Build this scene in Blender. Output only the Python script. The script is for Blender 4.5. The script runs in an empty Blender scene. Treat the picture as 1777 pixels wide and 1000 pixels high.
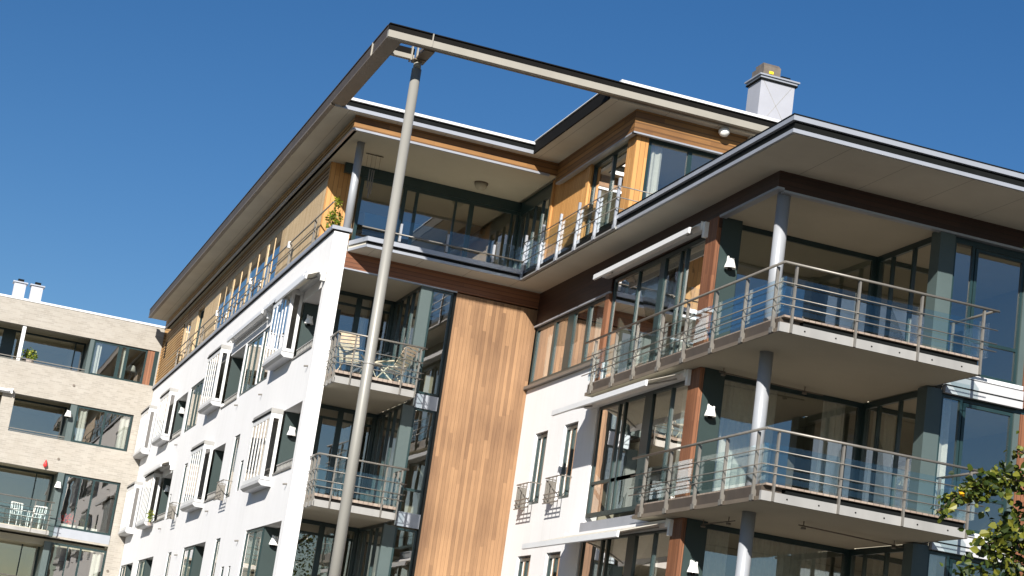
import bpy, math, random
from mathutils import Vector, Matrix
R=random.Random(7)
sc=bpy.context.scene
col=sc.collection
# ------------------------------------------------------------------ materials
def mat(name):
    m=bpy.data.materials.new(name); m.use_nodes=True
    nt=m.node_tree; b=nt.nodes['Principled BSDF']
    return m,nt,b
def N(nt,t,**k):
    n=nt.nodes.new(t)
    for a,v in k.items(): setattr(n,a,v)
    return n
def L(nt,a,b): nt.links.new(a,b)
def M2(nt,op,a,b=None,c=None):
    n=N(nt,'ShaderNodeMath',operation=op)
    for i,v in enumerate((a,b,c)):
        if v is None: continue
        if isinstance(v,(int,float)): n.inputs[i].default_value=v
        else: L(nt,v,n.inputs[i])
    return n.outputs[0]
def ramp(nt,fac,stops):
    r=N(nt,'ShaderNodeValToRGB'); e=r.color_ramp.elements
    while len(e)<len(stops): e.new(0.5)
    for i,(p,c) in enumerate(stops): e[i].position=p; e[i].color=(*c,1)
    L(nt,fac,r.inputs[0]); return r.outputs[0]
def mixc(nt,f,a,b,mode='MIX'):
    n=N(nt,'ShaderNodeMix',data_type='RGBA',blend_type=mode)
    for i,v in ((0,f),(6,a),(7,b)):
        if isinstance(v,(int,float)): n.inputs[i].default_value=v
        elif isinstance(v,tuple): n.inputs[i].default_value=(*v,1)
        else: L(nt,v,n.inputs[i])
    return n.outputs[2]
def bump(nt,b,h,s=.3,d=.01):
    n=N(nt,'ShaderNodeBump'); n.inputs['Strength'].default_value=s; n.inputs['Distance'].default_value=d
    L(nt,h,n.inputs['Height']); L(nt,n.outputs[0],b.inputs['Normal'])
def noise(nt,vec,scale,detail=4,rough=.55):
    n=N(nt,'ShaderNodeTexNoise'); n.inputs['Scale'].default_value=scale; n.inputs['Detail'].default_value=detail
    n.inputs['Roughness'].default_value=rough
    if vec is not None: L(nt,vec,n.inputs['Vector'])
    return n.outputs[0]
def objco(nt): return N(nt,'ShaderNodeTexCoord').outputs['Object']
def scaled(nt,v,s):
    n=N(nt,'ShaderNodeVectorMath',operation='MULTIPLY'); L(nt,v,n.inputs[0]); n.inputs[1].default_value=s; return n.outputs[0]
def plain(name,c,rough=.6,metal=0,var=.12,scale=3.,bs=.15,bd=.002,streak=False):
    m,nt,b=mat(name); v=objco(nt)
    v2=scaled(nt,v,(1,1,.25)) if streak else v
    f=noise(nt,v2,scale,5)
    c0=tuple(x*(1-var) for x in c); c1=tuple(min(1,x*(1+var)) for x in c)
    L(nt,ramp(nt,f,[(.3,c0),(.7,c1)]),b.inputs['Base Color'])
    b.inputs['Roughness'].default_value=rough; b.inputs['Metallic'].default_value=metal
    bump(nt,b,noise(nt,v,scale*25,3),bs,bd)
    if max(c)<.03: b.inputs['Specular IOR Level'].default_value=.12; b.inputs['Roughness'].default_value=.8
    return m
def wood(name,c0,c1,vertical=True,w=.11,rough=.6,groove=.12,length=2.4):
    m,nt,b=mat(name); v=objco(nt); s=N(nt,'ShaderNodeSeparateXYZ'); L(nt,v,s.inputs[0])
    h=M2(nt,'ADD',s.outputs[0],s.outputs[1])
    across,along=(h,s.outputs[2]) if vertical else (s.outputs[2],h)
    q=M2(nt,'DIVIDE',across,w); idx=M2(nt,'FLOOR',q); fr=M2(nt,'FRACT',q)
    wn=N(nt,'ShaderNodeTexWhiteNoise',noise_dimensions='1D'); L(nt,idx,wn.inputs['W'])
    off=M2(nt,'MULTIPLY',wn.outputs[0],length*3)
    seg=M2(nt,'FLOOR',M2(nt,'DIVIDE',M2(nt,'ADD',along,off),length))
    cm=N(nt,'ShaderNodeCombineXYZ'); L(nt,idx,cm.inputs[0]); L(nt,seg,cm.inputs[1])
    w2=N(nt,'ShaderNodeTexWhiteNoise',noise_dimensions='3D'); L(nt,cm.outputs[0],w2.inputs['Vector'])
    cg=N(nt,'ShaderNodeCombineXYZ'); L(nt,M2(nt,'MULTIPLY',across,30),cg.inputs[0]); L(nt,M2(nt,'MULTIPLY',along,1.3),cg.inputs[1]); L(nt,M2(nt,'MULTIPLY',w2.outputs[0],40),cg.inputs[2])
    grain=noise(nt,cg.outputs[0],1.2,6,.65)
    big=noise(nt,v,.55,3)
    t=M2(nt,'ADD',M2(nt,'MULTIPLY',w2.outputs[0],.42),M2(nt,'ADD',M2(nt,'MULTIPLY',grain,.5),M2(nt,'MULTIPLY',M2(nt,'SUBTRACT',big,.5),.9)))
    cc=ramp(nt,t,[(.15,c0),(.9,c1)])
    edge=M2(nt,'LESS_THAN',M2(nt,'MULTIPLY',M2(nt,'MINIMUM',fr,M2(nt,'SUBTRACT',1,fr)),2),groove)
    cc=mixc(nt,M2(nt,'MULTIPLY',edge,.55),cc,tuple(x*.25 for x in c0))
    L(nt,cc,b.inputs['Base Color']); b.inputs['Roughness'].default_value=rough
    hh=M2(nt,'SUBTRACT',M2(nt,'MULTIPLY',grain,.15),edge)
    bump(nt,b,hh,.6,.008); return m
W={}
def stuccomat():
    m,nt,b=mat('white_stucco'); v=objco(nt)
    a=noise(nt,v,.45,5); st=noise(nt,scaled(nt,v,(4,4,.22)),1.,5,.7); fine=noise(nt,v,60,3)
    t=M2(nt,'ADD',M2(nt,'MULTIPLY',a,.5),M2(nt,'MULTIPLY',st,.5))
    L(nt,ramp(nt,t,[(.3,(.60,.60,.60)),(.42,(.67,.67,.675)),(.7,(.72,.72,.73))]),b.inputs['Base Color'])
    b.inputs['Roughness'].default_value=.88; bump(nt,b,M2(nt,'ADD',M2(nt,'MULTIPLY',noise(nt,v,3,4),1.5),fine),.35,.006); return m
W['stucco']=stuccomat()
W['cream']=None
def soffit_mat():
    m,nt,b=mat('soffit_board'); v=objco(nt); s=N(nt,'ShaderNodeSeparateXYZ'); L(nt,v,s.inputs[0])
    f=M2(nt,'FRACT',M2(nt,'DIVIDE',M2(nt,'ADD',s.outputs[0],.35),1.22))
    ln=M2(nt,'LESS_THAN',f,.012)
    base=ramp(nt,noise(nt,v,.8,5),[(.3,(.48,.445,.37)),(.7,(.56,.525,.44))])
    L(nt,mixc(nt,M2(nt,'MULTIPLY',ln,.6),base,(.15,.13,.10)),b.inputs['Base Color']); b.inputs['Roughness'].default_value=.8
    return m
W['cream']=soffit_mat()
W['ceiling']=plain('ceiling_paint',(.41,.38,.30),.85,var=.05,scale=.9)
W['timber']=wood('cedar_boards',(.14,.072,.034),(.37,.212,.104),True,.09,length=3.2,groove=.06)
W['creamwood']=wood('pale_larch_boards',(.38,.27,.145),(.54,.42,.26),True,.12)
W['orangewood']=wood('orange_larch_boards',(.40,.19,.055),(.54,.29,.10),True,.12)
W['band']=wood('oiled_cladding',(.12,.052,.015),(.32,.16,.045),False,.125,.55,.26)
W['darkband']=wood('dark_stained_cladding',(.022,.008,.005),(.05,.018,.010),False,.1,.5,.2)
W['brownband']=wood('brown_stained_cladding',(.13,.045,.018),(.21,.08,.032),False,.1,.5,.2)
W['slat']=wood('golden_slats',(.24,.12,.035),(.50,.30,.11),False,.12,.6,.45)
W['slatwood']=wood('slat_timber',(.26,.14,.05),(.46,.29,.12),False,.5,.6,.0)
W['redwood']=wood('red_post_timber',(.13,.048,.020),(.27,.115,.055),True,.09)
W['deck']=wood('deck_boards',(.20,.15,.12),(.34,.28,.23),True,.12,.7)
W['zinc']=plain('zinc_trim',(.33,.35,.39),.42,.35,.08,1.5,streak=True)
W['whitetrim']=plain('white_trim',(.60,.61,.62),.4,0,.04,1.2)
W['fascia']=plain('balcony_fascia_metal',(.285,.28,.27),.5,.15,.12,2.5,streak=True)
W['traymetal']=plain('tray_metal',(.46,.465,.48),.45,.1,.06,2)
W['dark']=plain('dark_recess',(.006,.007,.007),.6,0,.2)
W['teal']=plain('teal_frame_paint',(.014,.032,.034),.3,0,.12,2)
W['greenpanel']=plain('green_panel',(.02,.036,.035),.5,0,.08,1.5)
W['panel']=plain('grey_green_panel',(.06,.085,.085),.5,0,.08,1.5)
W['steel']=plain('rail_steel',(.175,.163,.145),.4,.3,.1,6)
W['pole']=plain('painted_pole',(.235,.23,.21),.45,.1,.07,2,streak=True)
W['taupe']=plain('taupe_steel',(.135,.108,.080),.5,.1,.1,2)
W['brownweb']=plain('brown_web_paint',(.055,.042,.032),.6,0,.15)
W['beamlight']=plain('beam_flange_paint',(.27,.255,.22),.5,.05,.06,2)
W['beamweb']=plain('shaded_web_black',(.006,.0055,.005),.6,0,.15)  # near-black puts the top flange's shade into the webs; small black parts share it
W['colgrey']=plain('column_paint',(.32,.335,.36),.35,.15,.05,2)
W['interior']=plain('interior_plaster',(.30,.28,.22),.9,0,.1,.6)
W['floor']=plain('interior_floor',(.22,.16,.10),.5,0,.15,1)
W['cap']=plain('roof_felt',(.12,.12,.12),.8,0,.15)
W['chim']=plain('chimney_sheet',(.36,.37,.41),.5,.2,.05,2)
W['rust']=plain('cowl_metal',(.16,.135,.11),.5,.3,.2,6)
W['yellow']=plain('yellow_paint',(.85,.55,.02),.5)
W['red']=plain('red_paint',(.6,.03,.03),.5)
W['asphalt']=plain('asphalt',(.05,.048,.042),.9,0,.2,.5)
W['lampwhite']=plain('lamp_white',(.80,.80,.78),.35)
W['furn']=plain('white_furniture',(.75,.74,.70),.5)
W['deckchair']=plain('pale_teak',(.62,.50,.36),.6,0,.2,8)
W['canvas']=plain('grey_canvas',(.30,.30,.31),.8)
W['pot']=plain('clay_pot',(.35,.30,.27),.7)
W['bark']=plain('bark',(.09,.07,.05),.9,0,.3,10)
def brickmat():
    m,nt,b=mat('pale_brick'); v=objco(nt); s=N(nt,'ShaderNodeSeparateXYZ'); L(nt,v,s.inputs[0])
    c=N(nt,'ShaderNodeCombineXYZ'); L(nt,M2(nt,'ADD',s.outputs[0],s.outputs[1]),c.inputs[0]); L(nt,s.outputs[2],c.inputs[1])
    t=N(nt,'ShaderNodeTexBrick'); L(nt,c.outputs[0],t.inputs['Vector'])
    t.inputs['Scale'].default_value=1; t.inputs['Brick Width'].default_value=.25; t.inputs['Row Height'].default_value=.075
    t.inputs['Mortar Size'].default_value=.008; t.inputs['Color1'].default_value=(.29,.272,.242,1); t.inputs['Color2'].default_value=(.355,.335,.30,1)
    t.inputs['Mortar'].default_value=(.37,.345,.31,1); t.inputs['Bias'].default_value=.1
    n=noise(nt,v,1.6,6,.7)
    cc=mixc(nt,.75,t.outputs[0],ramp(nt,n,[(.25,(.80,.77,.73)),(.75,(1,1,1))]),'MULTIPLY')
    L(nt,cc,b.inputs['Base Color']); b.inputs['Roughness'].default_value=.9
    bump(nt,b,t.outputs['Fac'],-.4,.006); return m
W['brick']=brickmat()
def glassmat(name,tint,refl,power=.75,col=(.93,.97,1)):
    m=bpy.data.materials.new(name); m.use_nodes=True; nt=m.node_tree; nt.nodes.clear()
    o=N(nt,'ShaderNodeOutputMaterial'); mx=N(nt,'ShaderNodeMixShader'); t=N(nt,'ShaderNodeBsdfTransparent'); g=N(nt,'ShaderNodeBsdfAnisotropic') if False else N(nt,'ShaderNodeBsdfGlossy')
    t.inputs[0].default_value=(*tint,1); g.inputs[0].default_value=(*col,1); g.inputs['Roughness'].default_value=.004
    lw=N(nt,'ShaderNodeLayerWeight'); lw.inputs[0].default_value=.35
    f=M2(nt,'ADD',M2(nt,'MULTIPLY',lw.outputs[0],power),refl); f=M2(nt,'MINIMUM',f,.95)
    bp=N(nt,'ShaderNodeBump'); bp.inputs['Strength'].default_value=.025; bp.inputs['Distance'].default_value=.05
    L(nt,noise(nt,objco(nt),1.1,2),bp.inputs['Height']); L(nt,bp.outputs[0],g.inputs['Normal'])
    L(nt,f,mx.inputs[0]); L(nt,t.outputs[0],mx.inputs[1]); L(nt,g.outputs[0],mx.inputs[2]); L(nt,mx.outputs[0],o.inputs[0]); return m
W['glass']=glassmat('window_glass',(.88,.92,.89),.28,.5,(1,.95,.90))
W['railglass']=glassmat('balustrade_glass',(.88,.94,.95),.04,.25)
def clothmat(name,c,tr=.4):
    m=bpy.data.materials.new(name); m.use_nodes=True; nt=m.node_tree; nt.nodes.clear()
    o=N(nt,'ShaderNodeOutputMaterial'); mx=N(nt,'ShaderNodeMixShader'); d=N(nt,'ShaderNodeBsdfDiffuse'); t=N(nt,'ShaderNodeBsdfTranslucent')
    cc=ramp(nt,noise(nt,objco(nt),14,3),[(.3,tuple(x*.88 for x in c)),(.7,c)])
    L(nt,cc,d.inputs[0]); L(nt,cc,t.inputs[0]); mx.inputs[0].default_value=tr
    L(nt,d.outputs[0],mx.inputs[1]); L(nt,t.outputs[0],mx.inputs[2]); L(nt,mx.outputs[0],o.inputs[0]); return m
W['curtain']=clothmat('curtain_cloth',(.82,.81,.76),.25)
W['blind']=clothmat('grey_blind',(.30,.325,.37),.1)
W['awncloth']=clothmat('awning_cloth',(.70,.67,.60),.3)
def leafmat(name,a,b_,c):
    m=bpy.data.materials.new(name); m.use_nodes=True; nt=m.node_tree; nt.nodes.clear()
    o=N(nt,'ShaderNodeOutputMaterial'); mx=N(nt,'ShaderNodeMixShader'); d=N(nt,'ShaderNodeBsdfPrincipled'); t=N(nt,'ShaderNodeBsdfTranslucent')
    g=N(nt,'ShaderNodeNewGeometry')
    cc=ramp(nt,g.outputs['Random Per Island'],[(.1,a),(.6,b_),(.97,c)])
    L(nt,cc,d.inputs['Base Color']); d.inputs['Roughness'].default_value=.45; L(nt,cc,t.inputs[0]); mx.inputs[0].default_value=.35
    L(nt,d.outputs[0],mx.inputs[1]); L(nt,t.outputs[0],mx.inputs[2]); L(nt,mx.outputs[0],o.inputs[0]); return m
W['leaf']=leafmat('tree_leaves',(.014,.03,.006),(.07,.10,.012),(.20,.20,.025))
W['leaf2']=leafmat('pot_plant_leaves',(.06,.10,.01),(.18,.24,.02),(.36,.34,.03))
W['petal']=plain('orange_leaf',(.85,.45,.02),.5)
# ------------------------------------------------------------------ mesh builder
class MB:
    def __init__(s): s.v=[]; s.f=[]; s.sm=False
    def quad(s,*p):
        n=len(s.v); s.v+= [tuple(q) for q in p]; s.f.append(tuple(range(n,n+len(p)))); return s
    def box(s,x0,x1,y0,y1,z0,z1):
        if x0>x1:x0,x1=x1,x0
        if y0>y1:y0,y1=y1,y0
        if z0>z1:z0,z1=z1,z0
        n=len(s.v)
        s.v+=[(x,y,z) for z in (z0,z1) for y in (y0,y1) for x in (x0,x1)]
        for f in ((0,2,3,1),(4,5,7,6),(0,1,5,4),(2,6,7,3),(0,4,6,2),(1,3,7,5)): s.f.append(tuple(n+i for i in f))
        return s
    def prism(s,pts,z0,z1):           # pts counter-clockwise in xy
        n=len(s.v);k=len(pts)
        s.v+=[(x,y,z0) for x,y in pts]+[(x,y,z1) for x,y in pts]
        s.f.append(tuple(n+i for i in reversed(range(k)))); s.f.append(tuple(n+k+i for i in range(k)))
        for i in range(k):
            j=(i+1)%k; s.f.append((n+i,n+j,n+k+j,n+k+i))
        return s
    def extr(s,pts,d):                # closed 3d polygon extruded by vector d
        n=len(s.v);k=len(pts)
        s.v+=[tuple(p) for p in pts]+[tuple(Vector(p)+Vector(d)) for p in pts]
        s.f.append(tuple(n+i for i in reversed(range(k)))); s.f.append(tuple(n+k+i for i in range(k)))
        for i in range(k):
            j=(i+1)%k; s.f.append((n+i,n+j,n+k+j,n+k+i))
        return s
    def cyl(s,p,q,r,r2=None,k=12,cap=True):
        p=Vector(p);q=Vector(q);d=(q-p).normalized(); r2=r if r2 is None else r2
        a=d.orthogonal().normalized(); b=d.cross(a); n=len(s.v)
        for c,rr in ((p,r),(q,r2)):
            for i in range(k):
                t=2*math.pi*i/k; s.v.append(tuple(c+(a*math.cos(t)+b*math.sin(t))*rr))
        for i in range(k):
            j=(i+1)%k; s.f.append((n+i,n+j,n+k+j,n+k+i))
        if cap: s.f.append(tuple(n+i for i in reversed(range(k)))); s.f.append(tuple(n+k+i for i in range(k)))
        return s
    def tube(s,pts,r,k=8):
        for a,b in zip(pts,pts[1:]): s.cyl(a,b,r,k=k)
        return s
    def lathe(s,c,prof,k=16):         # prof list of (r,z)
        n=len(s.v)
        for r,z in prof:
            for i in range(k):
                t=2*math.pi*i/k; s.v.append((c[0]+r*math.cos(t),c[1]+r*math.sin(t),c[2]+z))
        for j in range(len(prof)-1):
            for i in range(k):
                i2=(i+1)%k; s.f.append((n+j*k+i,n+j*k+i2,n+(j+1)*k+i2,n+(j+1)*k+i))
        s.f.append(tuple(n+i for i in reversed(range(k)))); s.f.append(tuple(n+(len(prof)-1)*k+i for i in range(k)))
        return s
    def build(s,name,m,parent=None,smooth=False,label=None,origin=None):
        me=bpy.data.meshes.new(name)
        wl=Vector((0,0,0)); par=parent
        base=wloc(parent) if parent else Vector(origin or (0,0,0))
        me.from_pydata([tuple(Vector(v)-base) for v in s.v],[],s.f); me.materials.append(W[m] if isinstance(m,str) else m)
        o=bpy.data.objects.new(name,me); col.objects.link(o)
        if parent: o.parent=parent
        else: o.location=base
        if smooth:
            for p in me.polygons: p.use_smooth=len(p.vertices)<=4
        if label: o['label']=label
        return o
def wloc(o):
    v=Vector((0,0,0))
    while o: v+=Vector(o.location); o=o.parent
    return v
def thing(name,loc,label,cat,group=None,kind=None):
    o=bpy.data.objects.new(name,None); o.location=loc; col.objects.link(o); o.empty_display_size=.3
    return tag(o,label,cat,group,kind)
def tag(o,label,cat,group=None,kind=None):
    o['label']=label; o['category']=cat
    if group:o['group']=group
    if kind:o['kind']=kind
    return o
def struct(o,kind='structure'): o['kind']=kind; return o
def wall(axis,c0,c1,u0,u1,z0,z1,holes=()):
    """a slab normal to `axis` between c0 and c1 with rectangular openings (u0,u1,z0,z1)"""
    mb=MB(); us=sorted({u0,u1,*[h[0] for h in holes],*[h[1] for h in holes]}); zs=sorted({z0,z1,*[h[2] for h in holes],*[h[3] for h in holes]})
    us=[u for u in us if u0<=u<=u1]; zs=[z for z in zs if z0<=z<=z1]
    P=(lambda u,c,z:(c,u,z)) if axis=='x' else (lambda u,c,z:(u,c,z))
    def solid(i,j):
        if i<0 or j<0 or i>=len(us)-1 or j>=len(zs)-1: return False
        a=(us[i]+us[i+1])/2;b=(zs[j]+zs[j+1])/2
        return not any(h[0]<a<h[1] and h[2]<b<h[3] for h in holes)
    for i in range(len(us)-1):
        for j in range(len(zs)-1):
            if not solid(i,j): continue
            a,b,c,d=us[i],us[i+1],zs[j],zs[j+1]
            mb.quad(P(a,c0,c),P(a,c0,d),P(b,c0,d),P(b,c0,c)); mb.quad(P(a,c1,c),P(b,c1,c),P(b,c1,d),P(a,c1,d))
            if not solid(i-1,j): mb.quad(P(a,c0,c),P(a,c1,c),P(a,c1,d),P(a,c0,d))
            if not solid(i+1,j): mb.quad(P(b,c0,c),P(b,c0,d),P(b,c1,d),P(b,c1,c))
            if not solid(i,j-1): mb.quad(P(a,c0,c),P(b,c0,c),P(b,c1,c),P(a,c1,c))
            if not solid(i,j+1): mb.quad(P(a,c0,d),P(a,c1,d),P(b,c1,d),P(b,c0,d))
    return mb
def ubox(mb,axis,u0,u1,d0,d1,z0,z1):
    return mb.box(d0,d1,u0,u1,z0,z1) if axis=='x' else mb.box(u0,u1,d0,d1,z0,z1)
def curtain(par,axis,d,u0,u1,z0,z1,m='curtain'):
    mb=MB(); n=max(6,int((u1-u0)/.045)); ph=R.random()*6
    P=(lambda u,c,z:(c,u,z)) if axis=='x' else (lambda u,c,z:(u,c,z))
    pts=[(u0+(u1-u0)*i/n, d+.03*math.sin(i*1.9+ph)+.012*math.sin(i*.7+ph)) for i in range(n+1)]
    for (ua,ca),(ub,cb) in zip(pts,pts[1:]): mb.quad(P(ua,ca,z0),P(ub,cb,z0),P(ub,cb,z1),P(ua,ca,z1))
    return mb.build('curtain',m,par,smooth=True)
def window(par,axis,d,u0,u1,z0,z1,mull=(),trans=(),fw=.06,dp=.07,m='teal',mw=.05,curt=(),label=None,glass='glass',name='window'):
    """frame, panes and curtains of one opening; d = outer face, the room lies on the + side"""
    f=MB()
    ubox(f,axis,u0,u0+fw,d,d+dp,z0,z1); ubox(f,axis,u1-fw,u1,d,d+dp,z0,z1)
    ubox(f,axis,u0+fw,u1-fw,d,d+dp,z0,z0+fw); ubox(f,axis,u0+fw,u1-fw,d,d+dp,z1-fw,z1)
    us=[u0+fw]; 
    for q in mull:
        u,w=q if isinstance(q,tuple) else (q,mw)
        ubox(f,axis,u-w/2,u+w/2,d-.004,d+dp,z0+fw,z1-fw); us+=[u-w/2,u+w/2]
    us.append(u1-fw)
    zs=[z0+fw]
    for z in trans:
        for a,b in zip(us[::2],us[1::2]): ubox(f,axis,a,b,d+.004,d+dp-.004,z-.03,z+.03)
        zs+=[z-.03,z+.03]
    zs.append(z1-fw)
    o=f.build(name,m,par,label=label)
    g=MB()
    P=(lambda u,c,z:(c,u,z)) if axis=='x' else (lambda u,c,z:(u,c,z))
    for a,b in zip(us[::2],us[1::2]):
        for c,e in zip(zs[::2],zs[1::2]):
            t=[R.uniform(-.0025,.0025) for _ in range(2)]; w=b-a;h=e-c; dd=d+dp*.5
            g.quad(P(a-.01,dd-t[0]*w-t[1]*h,c-.01),P(b+.01,dd+t[0]*w-t[1]*h,c-.01),P(b+.01,dd+t[0]*w+t[1]*h,e+.01),P(a-.01,dd-t[0]*w+t[1]*h,e+.01))
    g.build('pane',glass,o)
    for c in curt:
        curtain(o,axis,d+dp+.10,c[0],c[1],z0+.04,z1-.02)
    return o
# ================================================================== SETTING
g=MB(); g.quad((-3000,-3000,0),(3000,-3000,0),(3000,3000,0),(-3000,3000,0))
struct(g.build('ground','asphalt'))
# ================================================================== APARTMENT BUILDING
AP=thing('apartment_building',(8.3,41.96,0),'white rendered apartment block with cedar cladding, corner balconies and flat overhanging roofs','building')
B=MB
def part(mb,name,m,**k): return mb.build(name,m,AP,**k)
# ---- west wing wall
HA=[(42.3,46.8,9.68,11.15),(47.75,54.6,9.6,11.22),(54.6,57.1,9.75,11.35),(59.4,62.2,9.6,11.2),(62.7,67.5,9.65,11.15),(70.6,72.8,9.75,11.3),
    (42.3,46.8,6.75,8.34),(50.35,51.2,6.6,8.38),(49.05,49.5,6.68,7.52),(52.6,57.05,6.75,8.34),(59.6,60.3,6.6,8.38),(62.15,62.55,6.7,7.54),(62.8,67.5,6.75,8.34),(70.6,72.8,6.8,8.4),
    (69.2,72.9,3.5,5.46),(63.8,67.8,3.5,5.48),(59.6,60.4,3.4,5.46),(53.05,57.2,3.2,5.48),(50.56,51.35,3.4,5.47),(49.18,49.65,3.8,4.63),(48.2,48.55,3.8,4.61),(42.36,46.88,3.2,5.47)]
part(wall('x',8.3,8.67,41.96,73.4,0,12.5,HA),'stucco_wall','stucco')
part(B().box(8.22,8.72,41.9,73.0,12.53,12.62),'parapet_cap','zinc')
part(B().box(8.26,8.66,41.94,73.0,12.5,12.53),'cap_shade_strip','dark')  # dark strip paints the shadow line below the cap's overhang
# openings of the west wing
def wst(u0,u1,z0,z1,**k): return window(AP,'x',8.325,u0,u1,z0,z1,dp=.05,**k)
wst(47.8,52.0,9.62,11.2,mull=[48.7,(49.4,.12),50.4,51.2],curt=[(48.0,48.6),(49.6,50.2),(51.3,51.8)],fw=.07)
wst(59.45,62.15,9.62,11.18,mull=[60.3,(61.0,.12)],curt=[(59.6,60.1),(61.1,61.6)])
part(B().box(8.29,8.40,51.98,52.1,9.6,11.22),'mullion_post','whitetrim'); part(B().box(8.295,8.32,49.33,49.45,9.66,11.15),'mullion_post','whitetrim')
for u0,u1,z0,z1 in [(50.38,51.18,6.62,8.36),(49.07,49.48,6.7,7.5),(59.62,60.28,6.62,8.36),(62.17,62.53,6.72,7.52),(59.62,60.38,3.42,5.44),(50.58,51.33,3.42,5.45),(49.2,49.63,3.82,4.61),(48.22,48.53,3.82,4.59)]:
    wst(u0,u1,z0,z1,curt=[(u0+.1,u0+(u1-u0)*.45)])
def loggia_side(y,z0,z1,x1=9.3):
    part(B().box(8.36,x1,y,y+.08,z0,z1),'loggia_side_panel','greenpanel')
def bayloggia(y0,y1,z0,z1,ys,glz=True):
    """recessed corner of an opening: side panel at ys, low rail on the sill"""
    loggia_side(ys,z0,z1)
    if y0>43: window(AP,'x',9.25,y0-.3,ys,z0-.3,z1+.2,mull=[(y0+ys)/2])
    r=B(); r.box(8.34,8.38,y0,ys,z0+.20,z0+.23); r.box(8.34,8.38,y0,ys,z0+.04,z0+.07)
    k=max(4,int((ys-y0)/.16))
    for i in range(k): u=y0+(i+.5)*(ys-y0)/k; r.box(8.35,8.37,u-.01,u+.01,z0,z0+.2)
    part(r,'sill_rail','fascia')
    part(B().box(8.27,8.36,y0-.02,y1+.02,z0-.04,z0),'window_sill','steel')
for z0,z1 in ((9.68,11.15),(6.75,8.34)): bayloggia(42.3,44.45,z0,z1,44.45)
bayloggia(52.1,54.65,9.62,11.2,54.65); bayloggia(62.75,65.2,9.66,11.14,65.2)
bayloggia(52.65,54.65,6.76,8.33,54.65); bayloggia(62.85,65.2,6.76,8.33,65.2)
for y0,ys,y1 in ((42.36,44.6,46.88),(53.05,55.2,57.2),(63.8,66.0,67.8),(69.2,71.2,72.9)):
    loggia_side(ys,3.2,5.46,9.2)
    wst(ys+.05,y1,3.52 if y0>60 else 3.22,5.44,mull=[(ys+y1)/2],curt=[(ys+.3,ys+1.0),(ys+1.3,y1-.2)])
    if y0>43: window(AP,'x',9.3,y0-.3,ys,3.2,5.6,mull=[y0+.9])
def bay(y0,y1,z0,z1,far=False):
    """white projecting box window: ribbed front, narrow side pane, lid and tray"""
    f=B(); x0=8.0; t=.08
    f.box(x0,x0+t,y0,y0+.16,z0,z1); f.box(x0,x0+t,y1-.1,y1,z0,z1)
    f.box(x0+.001,x0+t,y0+.16,y1-.1,z0,z0+.12); f.box(x0+.001,x0+t,y0+.16,y1-.1,z1-.13,z1)
    n=5; w=(y1-y0-.26)/n
    for i in range(1,n): f.box(x0+.002,x0+.03,y0+.16+i*w-.05,y0+.16+i*w+.05,z0+.12,z1-.13)
    f.box(x0+t,8.296,y0,y0+.06,z0,z0+.08); f.box(x0+t,8.296,y0,y0+.06,z1-.12,z1); f.box(8.22,8.296,y0,y0+.06,z0+.08,z1-.12)
    f.box(x0+t,8.296,y1-.06,y1,z0,z1)
    o=part(f,'bay_window','whitetrim')
    B().box(x0-.01,8.298,y0-.01,y1+.01,z1,z1+.12).build('lid','fascia',o); B().box(x0-.03,8.298,y0-.0,y1+.03,z1+.0,z1+.035).build('lid_seal','dark',o)
    B().extr([(x0-.03,y0-.02,z0-.015),(8.298,y0-.02,z0-.015),(8.298,y0-.02,z0-.15),(x0+.05,y0-.02,z0-.15),(x0-.03,y0-.02,z0-.09)],(0,y1-y0+.04,0)).build('tray','traymetal',o); B().box(x0-.01,8.297,y0-.01,y1+.01,z0-.014,z0-.001).build('tray_seal','dark',o)
    gl=B(); gl.quad((x0+.012,y0+.14,z0+.1),(x0+.012,y1-.08,z0+.1),(x0+.012,y1-.08,z1-.1),(x0+.012,y0+.14,z1-.1)); gl.quad((x0+t,y0+.03,z0+.06),(8.23,y0+.03,z0+.06),(8.23,y0+.03,z1-.1),(x0+t,y0+.03,z1-.1))
    gl.build('pane','glass',o)
    bl=B()
    for i in range(n): bl.box(x0+.016,x0+.026,y0+.19+i*w,y0+.13+(i+1)*w,z0+.1,z1-.14)
    bl.build('blind','blind',o)
    return o
bay(44.48,46.85,9.83,11.43); bay(54.85,57.2,9.83,11.45); bay(65.4,67.7,9.83,11.45); bay(70.7,72.95,9.83,11.45)
bay(44.48,46.85,6.58,8.25); bay(54.75,57.15,6.72,8.46); bay(65.45,67.75,6.75,8.47); bay(70.75,72.95,6.75,8.47)
def juliet(par,x,y0,y1,z0,z1):
    """french-balcony rail box: side plates and horizontal bars"""
    r=B(); 
    for z in (z0+.02,z0+.12,z0+.22,z1): r.box(x-.27,x-.25,y0,y1,z-.012,z+.012)
    r.box(x-.27,x,y0,y0+.02,z1-.012,z1+.012); r.box(x-.27,x,y1-.02,y1,z1-.012,z1+.012)
    o=r.build('juliet_rail','steel',par)
    B().box(x-.24,x-.002,y1+.002,y1+.014,z0+.05,z1-.03).build('side_plate','steel',o)
    for u in (y0,y0+.25,(y0+y1)/2,y1-.25): B().box(x-.268,x-.252,u,u+.018,z0,z1).build('baluster','steel',o)
    return o
juliet(AP,8.3,50.25,51.3,6.5,7.02); juliet(AP,8.3,59.5,60.4,6.5,7.02)
for y,z in ((51.3,9.35),(47.6,9.2),(41.99,9.2),(53.2,6.4),(42.1,6.35),(62.6,9.3),(62.8,6.4),(47.3,5.25),(57.8,5.3)):
    part(B().cyl((8.3,y+.4,z),(8.2,y+.4,z-.02),.022,k=8),'drain_spout','steel')
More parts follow.
